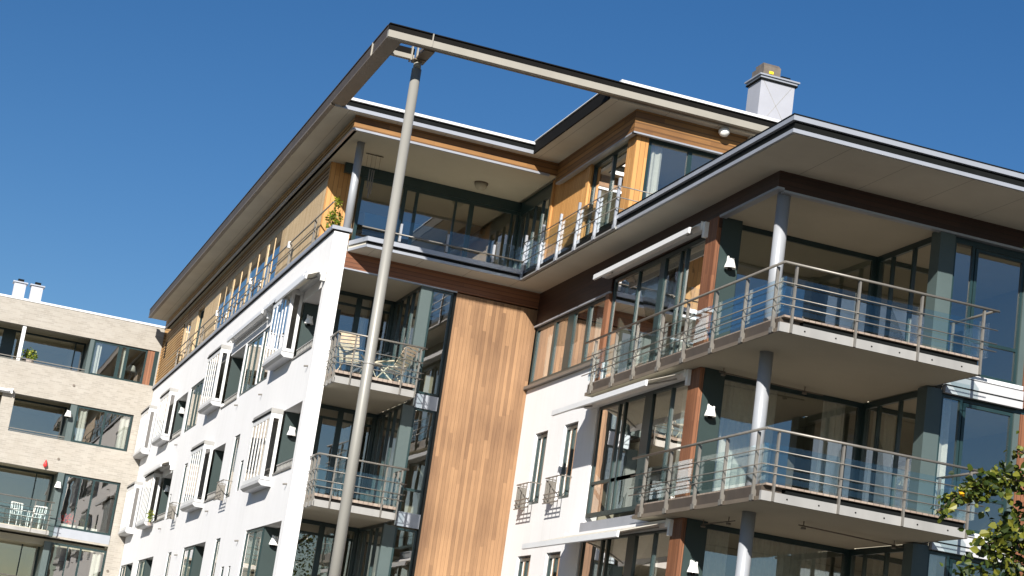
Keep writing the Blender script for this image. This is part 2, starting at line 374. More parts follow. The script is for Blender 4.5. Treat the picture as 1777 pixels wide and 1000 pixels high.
# ---- south front of west wing
part(B().box(11.56,13.70,41.96,42.10,0,11.62),'timber_panel','timber')
part(B().box(8.672,13.70,41.93,42.10,11.655,12.05),'cladding_band','brownband')
part(B().box(8.672,11.56,41.925,42.02,11.62,11.655),'band_trim','zinc')
part(B().box(11.49,11.56,41.94,42.05,0,11.62),'edge_trim','dark')
for zf,zc in ((9.0,11.66),(6.05,8.70),(3.15,5.80),(.25,2.92)):
    window(AP,'y',44.5,8.96,10.68,zf,zc-.0,mull=[(9.75,.14),(10.1,.05)],fw=.1,trans=[zc-.32],curt=[(9.85,10.05)] if zf>8 else [(9.8,10.4)])
    window(AP,'x',10.68,42.12,44.5,zf,zc,mull=[42.8,43.3,43.9],fw=.08,curt=[(42.9,43.2)])
    part(B().box(10.66,10.94,41.96,42.12,zf,zc-.04),'corner_post','panel')
    window(AP,'y',41.97,10.94,11.49,zf,zc-.06,fw=.05,trans=[zf+.62] if zf<8 else [])
for z in (8.62,5.76,2.86): part(B().box(10.93,11.49,41.92,42.10,z+.02,z+.36),'spandrel','zinc')
# floor slabs with painted undersides
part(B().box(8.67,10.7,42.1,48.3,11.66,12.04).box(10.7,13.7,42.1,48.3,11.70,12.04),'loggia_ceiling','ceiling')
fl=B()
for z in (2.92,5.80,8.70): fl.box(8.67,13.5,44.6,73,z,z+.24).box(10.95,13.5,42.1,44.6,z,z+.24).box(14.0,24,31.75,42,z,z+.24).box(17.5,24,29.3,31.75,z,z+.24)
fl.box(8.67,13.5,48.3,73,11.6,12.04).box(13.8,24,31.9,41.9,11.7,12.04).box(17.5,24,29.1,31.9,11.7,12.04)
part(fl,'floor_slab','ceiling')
iw=B()
iw.box(13.5,13.62,44.6,73,0,14.9)
for y in (48.4,52.3,57.6,62.4,68.2): iw.box(9.4,13.5,y,y+.12,0,15.1)
iw.box(17.8,17.9,31.9,44,0,11.7).box(14.0,17.8,37.0,37.1,0,11.7).box(17.9,24,34.5,34.6,0,11.7).box(11.2,13.6,44.7,44.8,0,11.6).box(20.5,20.6,29.2,34.5,0,11.7)
iw.box(13.9,24,39.3,39.4,12.3,15.1)
part(iw,'interior_wall','interior')
part(B().box(8.30,8.6,73.04,73.42,12.62,15.17),'slat_corner','slat')
part(B().box(20,24,42,73.5,0,15.1).box(13.62,20,72.9,73.5,0,15.1).box(23.9,24.2,28.95,42,0,12),'rear_wall','stucco')
# ---- terrace / canopy level
ts=B(); ts.prism([(8.70,41.92),(8.95,41.09),(12.94,41.09),(12.94,48),(8.70,48)],12.05,12.24); ts.box(12.94,24,26.98,48,12.05,12.24)
part(ts,'terrace_slab','cream')
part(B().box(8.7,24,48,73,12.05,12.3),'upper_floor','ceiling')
tf=B(); tf.box(8.95,12.85,41.05,41.09,12.05,12.115); tf.box(8.93,12.85,41.0,41.09,12.19,12.30); tf.extr([(8.93,41.05,12.05),(8.68,41.9,12.05),(8.68,41.9,12.115),(8.93,41.05,12.115)],(.02,.006,0)); tf.extr([(8.93,41.0,12.19),(8.67,41.88,12.19),(8.67,41.88,12.30),(8.93,41.0,12.30)],(.02,.006,0))
part(tf,'terrace_fascia','zinc')
part(B().box(8.93,12.85,41.07,41.12,12.115,12.19),'fascia_joint','dark')
tw=B(); tw.box(12.85,12.89,34.95,41.09,12.04,12.10)
part(tw,'terrace_fascia','fascia')
part(B().box(12.88,12.96,34.95,41.05,12.10,12.30),'terrace_channel','beamweb')
cf=B(); cf.box(12.88,24,26.92,26.97,12.05,12.12); cf.box(12.88,12.93,26.97,34.95,12.05,12.12); cf.box(12.86,24,26.90,27.2,12.265,12.355); cf.box(12.86,13.2,27.2,34.95,12.265,12.355)
part(cf,'canopy_fascia','zinc')
part(B().box(12.92,24,26.96,26.978,12.12,12.265).box(12.92,12.935,26.978,34.95,12.12,12.265).box(12.85,24,26.89,27.2,12.357,12.378).box(12.85,13.2,27.2,34.95,12.357,12.378),'canopy_joint','dark')
part(B().box(13.2,24,27.2,36.1,12.24,12.35),'canopy_roof','cap')
# ---- balustrades
def rail_run(par,p,q,zb,heights,posts,post_h,top_r=.024,rod_r=.011,glass=None,post_w=.036,bracket=False,inward=(0,0),ext0=0,ext1=0,postm='steel',postz=0,gm='railglass'):
    p=Vector((*p,0));q=Vector((*q,0));d=(q-p).normalized(); nrm=Vector((inward[0],inward[1],0))
    P0=p-d*ext0; Q0=q+d*ext1
    B().cyl((P0.x,P0.y,zb+heights[0]),(Q0.x,Q0.y,zb+heights[0]),top_r,k=10).build('handrail','steel',par,smooth=True)
    for h in heights[1:]:
        B().cyl((P0.x,P0.y,zb+h),(Q0.x,Q0.y,zb+h),rod_r,k=8).build('rail','steel',par,smooth=True)
    a=abs(d.x)>.5
    for t in posts:
        c=p+d*t+nrm*.02; w=post_w/2; b_=B()
        if a: b_.box(c.x-w,c.x+w,c.y-.006,c.y+.05*(1 if nrm.y>0 else -1),zb+postz,zb+post_h)
        else: b_.box(c.x-.006,c.x+.05*(1 if nrm.x>0 else -1),c.y-w,c.y+w,zb+postz,zb+post_h)
        if bracket:
            if a: b_.extr([(c.x-.012,c.y,zb+.28),(c.x-.012,c.y-.005,zb+.02),(c.x-.012,c.y+.16,zb+.02)],(.024,0,0))
            else: b_.extr([(c.x,c.y-.012,zb+.30),(c.x+.17,c.y-.012,zb+.02),(c.x,c.y-.012,zb+.02)],(0,.03,0))
            if not a: b_.box(c.x-.005,c.x+.02,c.y-.07,c.y+.07,zb+.01,zb+.10)
        b_.build('post',postm,par)
    if glass:
        z0,z1=glass
        ts_=[-ext0]+list(posts)+[ (q-p).length+ext1*.0]
        for t0,t1 in zip(ts_,ts_[1:]):
            if t1-t0<.25: continue
            a0=p+d*(t0+.03)+nrm*.075; a1=p+d*(t1-.03)+nrm*.075
            B().extr([(a0.x,a0.y,zb+z0),(a1.x,a1.y,zb+z0),(a1.x,a1.y,zb+z1),(a0.x,a0.y,zb+z1)],tuple(nrm*.01)).build('glass_panel',gm,par)
# corner-block balconies
def big_balcony(zb,yend,pw,label):
    s=B(); s.box(13.35,17.23,27.46,28.96,zb+.005,zb+.15); s.box(13.35,13.72,28.96,yend,zb+.005,zb+.15); s.box(13.296,13.35,27.51,yend,zb+.004,zb+.03); s.box(13.72,17.25,28.96,31.62,zb+.005,zb+.15)
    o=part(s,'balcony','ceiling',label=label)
    B().box(13.36,17.25,27.43,27.455,zb,zb+.16).box(17.23,17.25,27.455,28.93,zb,zb+.16).build('fascia','fascia',o)
    B().box(13.27,13.295,27.50,yend,zb,zb+.07).build('fascia','taupe',o)
    B().box(13.27,13.36,27.43,27.50,zb,zb+.16).build('corner_plate','fascia',o)
    bl=B()
    for x in (13.75,14.35,15.05,15.6,16.25,16.85): bl.cyl((x,27.43,zb+.08),(x,27.42,zb+.08),.014,k=8)
    bl.build('bolts','beamweb',o)
    B().box(13.75,17.2,27.50,31.6,zb+.16,zb+.262).build('deck_joists','dark',o); B().box(13.315,13.70,27.55,yend,zb+.072,zb+.262).build('edge_joist','brownweb',o)
    B().box(13.34,17.24,27.44,31.6,zb+.265,zb+.30).box(13.34,13.70,31.6,yend,zb+.265,zb+.30).build('deck','deck',o)
    H=(1.20,.85,.60,.46)
    rail_run(o,(13.22,27.38),(17.25,27.38),zb,H,[.26,1.49,2.73,3.99],1.18,glass=(.34,.97),inward=(0,1),ext1=.24)
    rail_run(o,(13.22,27.38),(13.22,yend),zb,H,pw,1.18,glass=(.34,.97),bracket=True,inward=(1,0),ext1=.2)
    rail_run(o,(17.42,27.38),(17.42,28.85),zb,(1.20,),[1.3],1.18,glass=(.34,.97),inward=(-1,0),postm='steel',postz=.3)
    return o
big_balcony(8.70,36.62,[.32,1.51,2.78,4.07,5.26,6.55,7.69,8.90],'upper corner balcony with steel rails and long side walkway')
big_balcony(5.80,33.0,[.36,1.58,2.75,4.01,5.20],'middle corner balcony with steel rails and short side walkway')
big_balcony(2.90,33.0,[.36,1.58,2.75,4.01,5.20],None)
def small_balcony(zb,label):
    s=B(); s.box(8.70,10.63,41.03,41.955,zb+.005,zb+.15); s.box(8.675,10.66,41.955,44.5,zb+.005,zb+.2)
    o=part(s,'balcony','ceiling',label=label)
    B().box(8.68,10.65,41.0,41.025,zb,zb+.16).box(10.63,10.65,41.025,41.93,zb,zb+.16).box(8.66,8.695,41.0,41.93,zb,zb+.12).build('fascia','fascia',o)
    B().box(8.72,10.6,41.06,41.95,zb+.16,zb+.23).build('deck_joists','beamweb',o)
    B().box(8.68,10.64,41.02,44.45,zb+.235,zb+.30).build('deck','deck',o)
    H=(1.20,.85,.60,.46)
    rail_run(o,(8.62,40.95),(10.68,40.95),zb,H,[.43,1.65,2.02],1.18,glass=(.34,.95),inward=(0,1),ext1=.1,post_w=.03)
    rail_run(o,(8.62,40.95),(8.62,41.9),zb,H,[.12,.5,.85],1.18,glass=(.34,.95),bracket=True,inward=(1,0),post_w=.03)
    rail_run(o,(10.72,41.0),(10.72,41.9),zb,H,[.45,.85],1.18,inward=(-1,0),post_w=.03)
small_balcony(8.70,'upper narrow balcony beside the cedar panel, two deck chairs on it'); small_balcony(5.80,'middle narrow balcony beside the cedar panel'); small_balcony(2.90,None)
# terrace balustrades
tb=part(B().box(9.0,12.8,41.12,41.16,12.25,12.29),'terrace_balustrade','steel')
rail_run(tb,(8.75,40.98),(12.84,40.98),12.05,(.45,),[.95,2.13,3.31],.72,top_r=.018,glass=(.26,.82),inward=(0,1),postm='colgrey',post_w=.05,postz=.28)
tb=part(B().box(12.84,12.86,35.0,41.0,12.05,12.07),'terrace_balustrade','steel')
rail_run(tb,(12.80,41.1),(12.80,34.9),12.05,(.93,.68,.44),[.06,1.29,2.5,3.7,4.9,6.1],1.14,top_r=.013,rod_r=.012,glass=(.16,.95),bracket=True,inward=(1,0),postm='zinc',post_w=.055)
rail_run(tb,(12.80,34.9),(15.4,34.9),12.05,(.93,.68,.44),[1.3,2.5],1.1,top_r=.013,rod_r=.012,inward=(0,1),postm='whitetrim')
tb=part(B().box(8.27,8.31,42.4,69.5,12.62,12.64),'parapet_rail','steel')
rail_run(tb,(8.24,42.35),(8.24,51.5),12.60,(.70,),[2.1,5.1,8.1],.72,top_r=.02,inward=(1,0),post_w=.03)
rail_run(tb,(8.24,51.5),(8.24,70),12.60,(.70,.45),[1.5,4.4,7.3,10.2,13.1,16],.72,top_r=.02,rod_r=.014,inward=(1,0),post_w=.03)
B().cyl((8.24,44.1,13.05),(8.24,49.5,13.05),.014,k=8).build('rail','steel',tb)
for y in (47.5,53.0,58.8): B().box(8.2,8.27,y-.06,y+.06,13.18,13.36).build('rail_bracket','whitetrim',tb)
# columns
def column(x,y,z0,z1,r=.125,m='colgrey'):
    return part(B().cyl((x,y,z0),(x,y,z1),r,k=28,cap=True),'column',m,smooth=True)
column(13.92,29.17,9.0,11.7); column(13.92,29.17,6.1,8.705); column(13.92,29.17,3.2,5.805); column(13.92,29.17,.0,2.905)
column(8.62,42.12,12.62,14.86,.10)
# ---- penthouse west wing
part(wall('x',8.38,8.50,44.36,67.7,12.62,14.40,[(49.7,60.0,12.66,14.36),(63.0,64.5,12.66,14.36),(65.9,67.4,12.8,14.3)]),'penthouse_wall','creamwood')
part(B().box(8.40,8.50,44.30,73.4,14.40,14.86),'slat_backing','dark')
sl=B()
for i in range(4): sl.box(8.378,8.398,44.28,73.4,14.405+i*.118,14.405+i*.118+.072)
part(sl,'cladding_slats','slatwood')
part(B().box(8.38,9.17,44.26,44.355,12.3,14.86),'wall_return','orangewood')
window(AP,'x',8.385,49.7,60.0,12.67,14.35,mull=[(50.75,.05),(51.8,.24),(53.2,.05),(54.6,.24),(56.0,.05),(57.4,.24),(58.7,.05)],dp=.016,m='creamwood',fw=.10,curt=[(52.1,52.6),(55,55.4),(58.2,58.6)])
window(AP,'x',8.47,63.0,64.5,12.67,14.35,m='teal'); window(AP,'x',8.39,65.95,67.35,12.85,14.28,mull=[66.7],m='creamwood',dp=.03,curt=[(66.1,66.4)])
part(B().box(8.36,8.6,67.7,73.4,12.62,14.40),'slat_backing','dark')
sl=B()
for i in range(15):
    z=12.64+i*.118
    if 13.65<z<14.3: sl.box(8.34,8.358,67.68,71.8,z,z+.075).box(8.34,8.358,72.4,73.4,z,z+.075)
    else: sl.box(8.34,8.358,67.68,73.4,z,z+.075)
part(sl,'slatted_wall','slatwood')
lv=B()
for z in (14.86,14.965,15.07): lv.box(8.165,8.185,41.1,72.0,z,z+.07)
part(B().box(8.187,8.30,41.1,72.0,14.86,15.17),'slat_backing','dark')
part(lv,'louvre_band','slatwood')
part(B().box(8.14,8.20,41.07,72.0,14.815,14.855),'band_trim','zinc')
part(B().box(8.20,13.42,41.10,49,14.86,14.95).box(8.20,8.7,49,72,14.87,14.95),'penthouse_ceiling','ceiling')
part(B().box(8.16,13.42,41.05,41.10,14.855,15.18),'cladding_band','band')
part(B().box(8.15,13.2,41.03,41.10,14.80,14.852),'band_trim','zinc')
part(B().box(8.7,13.5,44.0,44.12,14.60,14.858).box(13.5,13.6,41.6,44.0,14.60,14.858),'glazing_header','teal')
window(AP,'y',44.02,9.17,13.5,12.25,14.60,mull=[(10.36,.1),(10.69,.08),(11.75,.05),(12.18,.12),(13.30,.05)],fw=.09)
window(AP,'x',13.5,41.62,44.0,12.25,14.60,mull=[(42.2,.08),42.8,43.4],fw=.1,curt=[(42.3,42.7)])
# ---- penthouse of the corner block
part(B().box(13.55,13.67,39.0,41.6,12.25,14.9),'penthouse_wall','orangewood')
part(B().box(13.50,13.56,38.95,39.12,12.25,14.9),'wall_trim','orangewood'); part(B().box(13.50,13.56,41.5,41.62,12.25,14.9),'wall_trim','orangewood')
window(AP,'x',13.60,36.68,38.95,12.25,14.66,mull=[(37.7,.08)],fw=.08,curt=[(38.2,38.8)])
part(B().box(13.53,13.82,36.15,36.68,12.25,14.66),'corner_pier','orangewood')
window(AP,'y',36.2,13.82,16.1,12.25,14.66,mull=[(14.86,.1)],fw=.09,curt=[(13.95,14.25)])
part(B().box(13.38,13.46,36.0,41.05,14.66,15.18).box(13.46,16.12,36.0,36.08,14.66,15.18),'cladding_band','band')
part(B().box(13.37,13.47,36.0,41.0,14.62,14.658).box(13.37,16.1,35.98,36.08,14.62,14.657),'band_trim','zinc')
part(B().box(13.46,16.1,36.08,41,14.67,14.8),'penthouse_ceiling','ceiling')
part(B().box(16.12,24,35.9,41,12.3,15.18),'stair_tower','cream')
# ---- main roof
rf=B(); rf.box(7.55,12.65,40.8,72.1,15.18,15.42); rf.box(12.65,24,35.75,72.1,15.18,15.42)
ro=part(rf,'roof','cream')
B().box(7.7,24,40.9,72.0,15.424,15.45).box(12.75,24,35.9,40.9,15.424,15.45).build('roof_felt','cap',ro)
B().box(7.75,12.63,40.74,40.79,15.165,15.255).build('fascia_strip','zinc',ro)
fs=B(); fs.box(7.75,12.62,40.70,40.95,15.40,15.465)
fs.box(12.80,24,35.62,35.9,15.53,15.62)
fs.build('fascia','whitetrim',ro)
B().box(7.75,12.65,40.765,40.80,15.255,15.40).build('fascia_joint','dark',ro)
B().box(12.61,12.645,35.8,40.74,15.165,15.47).build('fascia','beamweb',ro,label='fascia along the notch of the roof, near-black in place of shade')  # shade on this notch side is put into the fascia colour
B().box(12.58,12.63,35.8,40.70,15.47,15.49).build('edge_flashing','whitetrim',ro)
# steel frame carrying on from the eaves over the open corner
fr=B(); fr.box(7.45,24,35.50,35.62,15.20,15.35)
o=part(fr,'roof_frame','beamlight')
B().box(7.46,24,35.535,35.62,15.35,15.49).box(7.45,24,35.50,35.66,15.49,15.51).build('beam_web','beamweb',o)
B().box(7.45,7.80,35.62,40.72,15.20,15.23).box(7.45,7.56,40.72,72.1,15.17,15.22).box(7.62,24,35.62,35.74,15.205,15.23).build('beam_flange','taupe',o)
B().box(7.46,7.50,35.62,72.1,15.23,15.49).box(7.44,7.56,35.66,72.1,15.49,15.51).build('beam_web','brownweb',o)
B().box(7.50,7.56,40.72,72.1,15.22,15.47).build('beam_web','taupe',o)
B().box(7.80,8.30,36.46,36.58,15.19,15.29).build('cross_beam','beamlight',o)
B().box(7.80,8.30,36.49,36.56,15.29,15.44).build('beam_web','beamweb',o)
B().box(8.32,8.56,35.74,36.66,15.18,15.22).box(8.42,8.46,35.74,36.66,15.22,15.46).build('cross_beam','taupe',o)
B().box(8.22,8.25,36.42,36.62,15.16,15.48).box(8.33,8.36,36.38,36.46,15.16,15.48).build('end_plate','beamlight',o)
for x in (8.42,): B().box(x-.012,x+.012,35.485,35.52,15.20,15.50).build('joint_plate','beamlight',o)
B().box(7.43,7.47,36.9,36.93,15.2,15.5).build('joint_plate','beamlight',o)
pl=part(B().cyl((8.395,36.45,0),(8.395,36.45,14.98),.124,.106,k=32),'corner_pole','pole',smooth=True,label='tall slender grey steel pole carrying the roof frame')
B().cyl((8.395,36.45,14.98),(8.395,36.45,15.17),.085,k=24).build('pole_head','pole',pl,smooth=True)
B().box(8.27,8.53,36.32,36.60,15.155,15.18).build('head_plate','taupe',pl)
B().cyl((8.395,36.45,8.42),(8.395,36.45,8.44),.131,k=32).build('sleeve_joint','fascia',pl)
# roof chimney
ch=B(); ch.box(18.1,19.05,40.0,40.75,15.45,18.38)
co=part(ch,'chimney','chim')
cx=B()
for a,b_ in (((18.12,17.0),(19.03,18.36)),((18.12,18.36),(19.03,17.0))):
    cx.extr([(a[0],39.996,a[1]-.012),(a[0],39.996,a[1]+.012),(b_[0],39.996,b_[1]+.012),(b_[0],39.996,b_[1]-.012)],(0,.006,0))
cx.build('sheet_fold','fascia',co)
B().box(18.02,19.15,39.92,40.85,18.40,18.44).box(18.06,19.1,39.96,40.8,18.34,18.40).build('chimney_cap','zinc',co)
B().box(18.05,19.11,39.95,40.81,18.30,18.34).build('cap_shadow_gap','dark',co)
cw=B(); n0=len(cw.v); cw.prism([(18.14,40.02),(18.62,40.02),(18.62,40.7),(18.14,40.7)],18.45,18.70)
cw.extr([(18.14,40.02,18.70),(18.62,40.02,18.70),(18.60,40.12,18.80),(18.16,40.12,18.80)],(0,.45,0))
cw.build('chimney_cowl','rust',co)
B().box(18.30,18.42,40.005,40.02,18.50,18.57).build('cowl_sticker','yellow',co)
B().box(18.70,18.95,40.1,40.5,18.45,18.56).build('flue_cap','dark',co)
# ---- corner block walls
HB=[(39.95,40.83,6.65,8.38),(37.96,38.84,6.65,8.38),(39.95,40.90,3.75,5.45),(37.98,38.92,3.75,5.45)]
part(wall('x',13.7,14.0,36.84,41.96,0,9.58,HB),'stucco_wall','stucco')
for h in HB: window(AP,'x',13.76,h[0]+.02,h[1]-.02,h[2]+.02,h[3]-.05,mull=[(h[0]+h[1])/2],fw=.07,m='teal',curt=[(h[0]+.12,h[0]+.4)])
for y0,y1 in ((39.9,40.9),(37.9,38.9)):
    juliet(AP,13.7,y0,y1,6.5,7.1)
part(B().box(13.6,13.98,37.05,41.955,9.585,9.66),'window_sill','steel')
window(AP,'x',13.72,37.2,41.94,9.665,11.2,mull=[(40.55,.16),(39.45,.42),(38.30,.16)],fw=.12,curt=[(40.8,41.5),(39.7,40.3),(38.4,39.1),(37.4,38.1)])
part(B().box(13.68,13.9,36.93,41.92,11.2,12.05).box(13.68,13.9,31.4,36.93,11.5,12.05).box(13.68,13.78,28.95,31.4,11.74,12.05),'cladding_band','darkband')
part(B().box(13.78,24,28.95,29.05,11.70,12.05),'cladding_band','darkband')
part(B().box(13.66,13.80,28.93,31.4,11.69,11.738).box(13.80,24,28.93,29.07,11.655,11.698),'band_trim','zinc'); part(B().box(13.64,13.70,36.93,41.92,11.16,11.20),'band_trim','zinc')
part(B().box(13.78,17.45,29.05,31.62,11.72,11.95),'loggia_ceiling','ceiling')
part(B().box(13.66,13.80,36.95,37.18,9.0,11.2),'timber_post','redwood')
for zf,zc in ((9.0,11.72),(6.1,8.70),(3.2,5.80),(.3,2.9)):
    part(B().box(13.65,13.74,31.42,31.92,zf,zc),'timber_post','redwood')
    part(B().box(13.74,14.16,31.39,31.66,zf,zc),'corner_panel','greenpanel')
    mm=[35.45,(34.15,.26),33.25,32.97] if zf>8 else [(35.62,.08),(35.3,.08),(34.0,.4),32.85]
    cc={9.0:[(32.0,32.4)],6.1:[(32.0,32.7)],3.2:[(35.7,36.3),(33.0,33.8)]}.get(zf,[])
    window(AP,'x',13.72,31.92,36.80 if zf<8 else 36.9,zf+.02,zc-.12 if zf<8 else 11.48,mull=mm,fw=.09,trans=[zf+.76] if zf<8 else [],curt=cc)
    cu={9.0:[],6.1:[(14.24,15.5),(16.5,17.0)],3.2:[(14.25,14.8),(15.3,16.9)]}.get(zf,[])
    window(AP,'y',31.60,14.16,17.28,zf,zc,fw=.1,curt=cu)
    window(AP,'x',17.28,29.3,31.60,zf,zc,mull=[(31.0,.06),(30.2,.06)],fw=.12)
    part(B().box(17.12,17.44,28.97,29.3,zf-.1,zc-.02),'corner_post','panel')
    zt=11.5 if zf>8 else zc-.18
    window(AP,'y',29.0,17.44,17.90,zf,zt+.08,fw=.05,curt=[(17.5,17.75)] if zf<8 else [])
    window(AP,'y',29.0,17.92,19.0,zf+.06,zt,fw=.06,trans=[zf+.72])
    window(AP,'y',29.0,19.55,22.0,zf+.06,zt,mull=[20.8],fw=.06,trans=[zf+.72])
    part(B().box(19.0,19.12,28.97,29.1,zf,zt),'corner_post','panel')
    part(B().box(17.44,24,29.06,29.2,zt+.03,zc-.02),'head_panel','teal')
    part(B().box(17.90,19.12,28.93,28.998,zf-.02,zf+.055),'window_sill','whitetrim')
    part(B().box(19.12,19.55,28.94,29.1,zf-.35,zt),'timber_post','redwood'); part(B().box(22.0,23.9,28.94,29.1,zf-.35,zt),'timber_panel','redwood')
for z in (8.62,5.72,2.82): 
    part(B().box(17.46,19.12,28.90,29.0,z,z+.33),'spandrel','traymetal'); part(B().box(17.45,19.12,28.88,29.0,z+.14,z+.155),'spandrel_joint','dark')
for z in (5.74,2.84): part(B().box(13.64,13.9,31.92,36.84,z,z+.26),'spandrel','zinc')
# curtain rods under the corner balconies
for z,pts in ((5.78,((14.82,29.0),(17.4,29.4))),(5.78,((14.0,31.3),(14.05,30.0))),(8.67,((13.9,31.1),(16.2,31.25)))):
    a,b_=pts; r=B().cyl((*a,z-.06),(*b_,z-.06),.013,k=8)
    for t in (.04,.82):
        x=a[0]+(b_[0]-a[0])*t; y=a[1]+(b_[1]-a[1])*t; r.cyl((x,y,z-.06),(x,y,z+.03),.01,k=6); r.lathe((x,y,z-.12),[(.045,0),(.05,.02),(.045,.035)],10)
    part(r,'curtain_rod','rust')
# ================================================================== BRICK BUILDING
BR=thing('brick_building',(8.24,73.03,0),'pale brick apartment building with long recessed window bands, behind the white block','building')
def bp(mb,name,m,**k): return mb.build(name,m,BR,**k)
Y=73.03
bp(wall('y',Y,Y+.35,-9,8.295,0,15.05,[(-9,8.24,12.66,14.08),(3.08,7.72,9.9,11.38),(-9,2.6,9.9,11.38),(-9,7.72,6.2,8.65),(-9,7.70,3.3,6.12)]),'brick_wall','brick')
bp(B().box(-9,-8.6,Y+.35,83,0,15.05).box(-9,8.24,83,83.3,0,15.05),'brick_wall','brick')
bp(B().box(-9,8.30,Y-.03,83.3,15.05,15.13),'roof_edge','whitetrim')
fl=B()
for z in (2.9,5.8,8.72,11.5,14.2): fl.box(-8.6,8.24,Y+.36,83,z,z+.25)
bp(fl,'floor_slab','ceiling')
iw=B()
for x in (8.0,-2.5): iw.box(x,x+.12,Y+1.8,83,0,14.2)
iw.box(5.05,5.15,Y+2.2,83,0,14.2); iw.box(-8.6,8,79.5,79.6,0,14.2)
bp(iw,'interior_wall','interior')
# top floor
window(BR,'y',Y+.08,5.66,7.80,12.67,14.06,mull=[(6.72,.14),(7.0,.12)],fw=.07,curt=[(5.72,6.0),(6.8,7.0)])
bp(B().box(5.5,5.66,Y+.05,Y+1.9,12.66,14.08),'corner_post','panel'); bp(B().box(7.80,8.08,Y+.06,Y+.2,12.66,14.08),'timber_post','redwood'); bp(B().box(8.08,8.28,Y+.04,Y+.2,12.66,14.08),'corner_post','teal')
window(BR,'y',Y+1.9,-3,5.5,12.67,14.15,mull=[(2.45,.5),5.1],fw=.08)
for a,b_,z in ((-3,5.5,12.78),): bp(B().box(a,b_,Y+.05,Y+.1,z,z+.03).box(a,b_,Y+.06,Y+.09,z-.09,z-.07),'loggia_rail','steel')
bp(B().box(2.84,2.98,Y+.06,Y+.18,12.66,14.08),'loggia_post','whitetrim')
# second band
window(BR,'y',Y+.08,5.5,7.70,9.91,11.37,mull=[(6.63,.08)],fw=.08,curt=[(5.62,5.95),(7.25,7.6)])
bp(B().box(5.25,5.5,Y+.05,Y+1.9,9.9,11.38),'corner_post','panel')
window(BR,'y',Y+1.9,-3,5.25,9.91,11.45,mull=[3.0],fw=.08)
bp(B().box(3.08,5.25,Y+.05,Y+.1,10.02,10.05).box(3.08,5.25,Y+.06,Y+.09,9.94,9.96),'loggia_rail','steel')
# third and fourth
for zf,zc in ((6.55,8.64),(3.6,5.95)):
    window(BR,'y',Y+.08,5.52,7.69,zf,zc,mull=[(6.2,.05),(6.7,.08)],fw=.08,curt=[(7.2,7.55)] if zf<5 else [])
    bp(B().box(5.28,5.52,Y-.02,Y+1.9,zf-.4,zc),'corner_post','panel')
    window(BR,'y',Y+1.9,-3,5.28,zf-.3,zc+.06,mull=[4.6],fw=.08)
    bp(B().box(5.52,7.71,Y+.03,Y+.34,zf-.38,zf-.005),'spandrel','zinc')
    o=bp(B().box(-3,5.28,Y-.9,Y+1.9,zf-.42,zf-.25),'balcony','ceiling')
    B().box(-3,5.3,Y-.93,Y-.9,zf-.42,zf-.28).build('fascia','fascia',o)
    rail_run(o,(-3,Y-.95),(5.3,Y-.95),zf-.42,(1.24,.95,.75,.55,.38),[2,3.4,4.8,6.2,7.6,8.2],1.2,inward=(0,1),glass=(.35,1.0),post_w=.03)
for x,z in ((5.18,9.15),(5.2,12.1),(7.85,5.2)): bp(B().cyl((x,Y+.01,z),(x,Y-.03,z),.05,k=10),'vent','rust')
for x in (2.24,2.92):
    o=bp(B().box(x,x+.47,75,75.45,15.1,16.08),'chimney','chim'); B().box(x-.06,x+.53,74.94,75.51,16.09,16.14).build('chimney_cap','zinc',o); B().box(x+.12,x+.36,75.1,75.35,16.14,16.27).build('flue_cap','dark',o)
    B().extr([(x+.02,74.995,15.12),(x+.04,74.995,15.12),(x+.45,74.995,16.06),(x+.43,74.995,16.06)],(0,.004,0)).build('sheet_fold','chim',o)
# ================================================================== LOOSE THINGS
def awning(loc,L_,drop,out,label,H=.17,fabric=True,dep=.16):
    """retractable awning on an x-facing wall: cassette along y, arms and front bar; loc=(x wall,y0,z top)"""
    x,y,z=loc
    t=thing('awning',(x,y+L_/2,z-H),label,'awning','white retractable awnings on the facades')
    c=B(); c.extr([(x,y,z),(x-dep,y,z-.03),(x-dep-.02,y,z-H*.6),(x-dep*.7,y,z-H),(x,y,z-H)],(0,L_,0)); c.build('cassette','whitetrim',t)
    B().box(x-dep,x,y-.02,y,z-H,z).box(x-dep,x,y+L_,y+L_+.02,z-H,z).build('end_cap','lampwhite',t)
    fx=x-out; fz=z-H*.5-drop
    B().extr([(fx,y+.03,fz+.03),(fx-.05,y+.03,fz+.02),(fx-.055,y+.03,fz-.09),(fx-.01,y+.03,fz-.10)],(0,L_-.06,0)).build('front_bar','whitetrim',t)
    if fabric: B().extr([(x-dep*.8,y+.06,z-H*.4),(fx-.01,y+.06,fz+.02),(fx-.01,y+.06,fz+.012),(x-dep*.8,y+.06,z-H*.4-.008)],(0,L_-.12,0)).build('canopy','awncloth',t)
    for yy in (y+.35,y+L_-.35): B().tube([(x-.08,yy,z-H*.8),(x-(out)*.5,yy+(.25 if yy<y+L_/2 else -.25),(z+fz)/2-H*.4),(fx,yy,fz-.04)],.018,8).build('arm','fascia',t)
    B().box(x-.12,x-.02,y-.12,y-.02,z-H-.16,z-.02).build('wall_bracket','lampwhite',t)
    return t
awning((13.68,31.95,11.70),5.2,.10,.34,'closed white awning above the uppermost side glazing of the corner block')
awning((13.70,31.95,8.72),5.3,.30,.86,'part-open white awning under the long upper side walkway')
awning((13.70,31.95,5.80),5.5,.33,1.05,'part-open white awning lowest on the corner block, above the bottom edge')
awning((8.3,42.15,11.55),3.6,.14,.42,'part-open white awning beside the white front edge of the long wing',H=.14,dep=.14)
awning((8.3,48.75,11.82),5.45,.06,.22,'closed white awning over the uppermost window strip of the long wing',H=.26,fabric=False)
awning((8.3,43.65,11.84),5.05,.04,.20,'closed white awning above the uppermost bay box nearest the pole',H=.26,fabric=False)
awning((8.3,62.9,8.80),4.4,.12,.4,'white awning among the farthest bay boxes, one storey below the topmost row',H=.24)
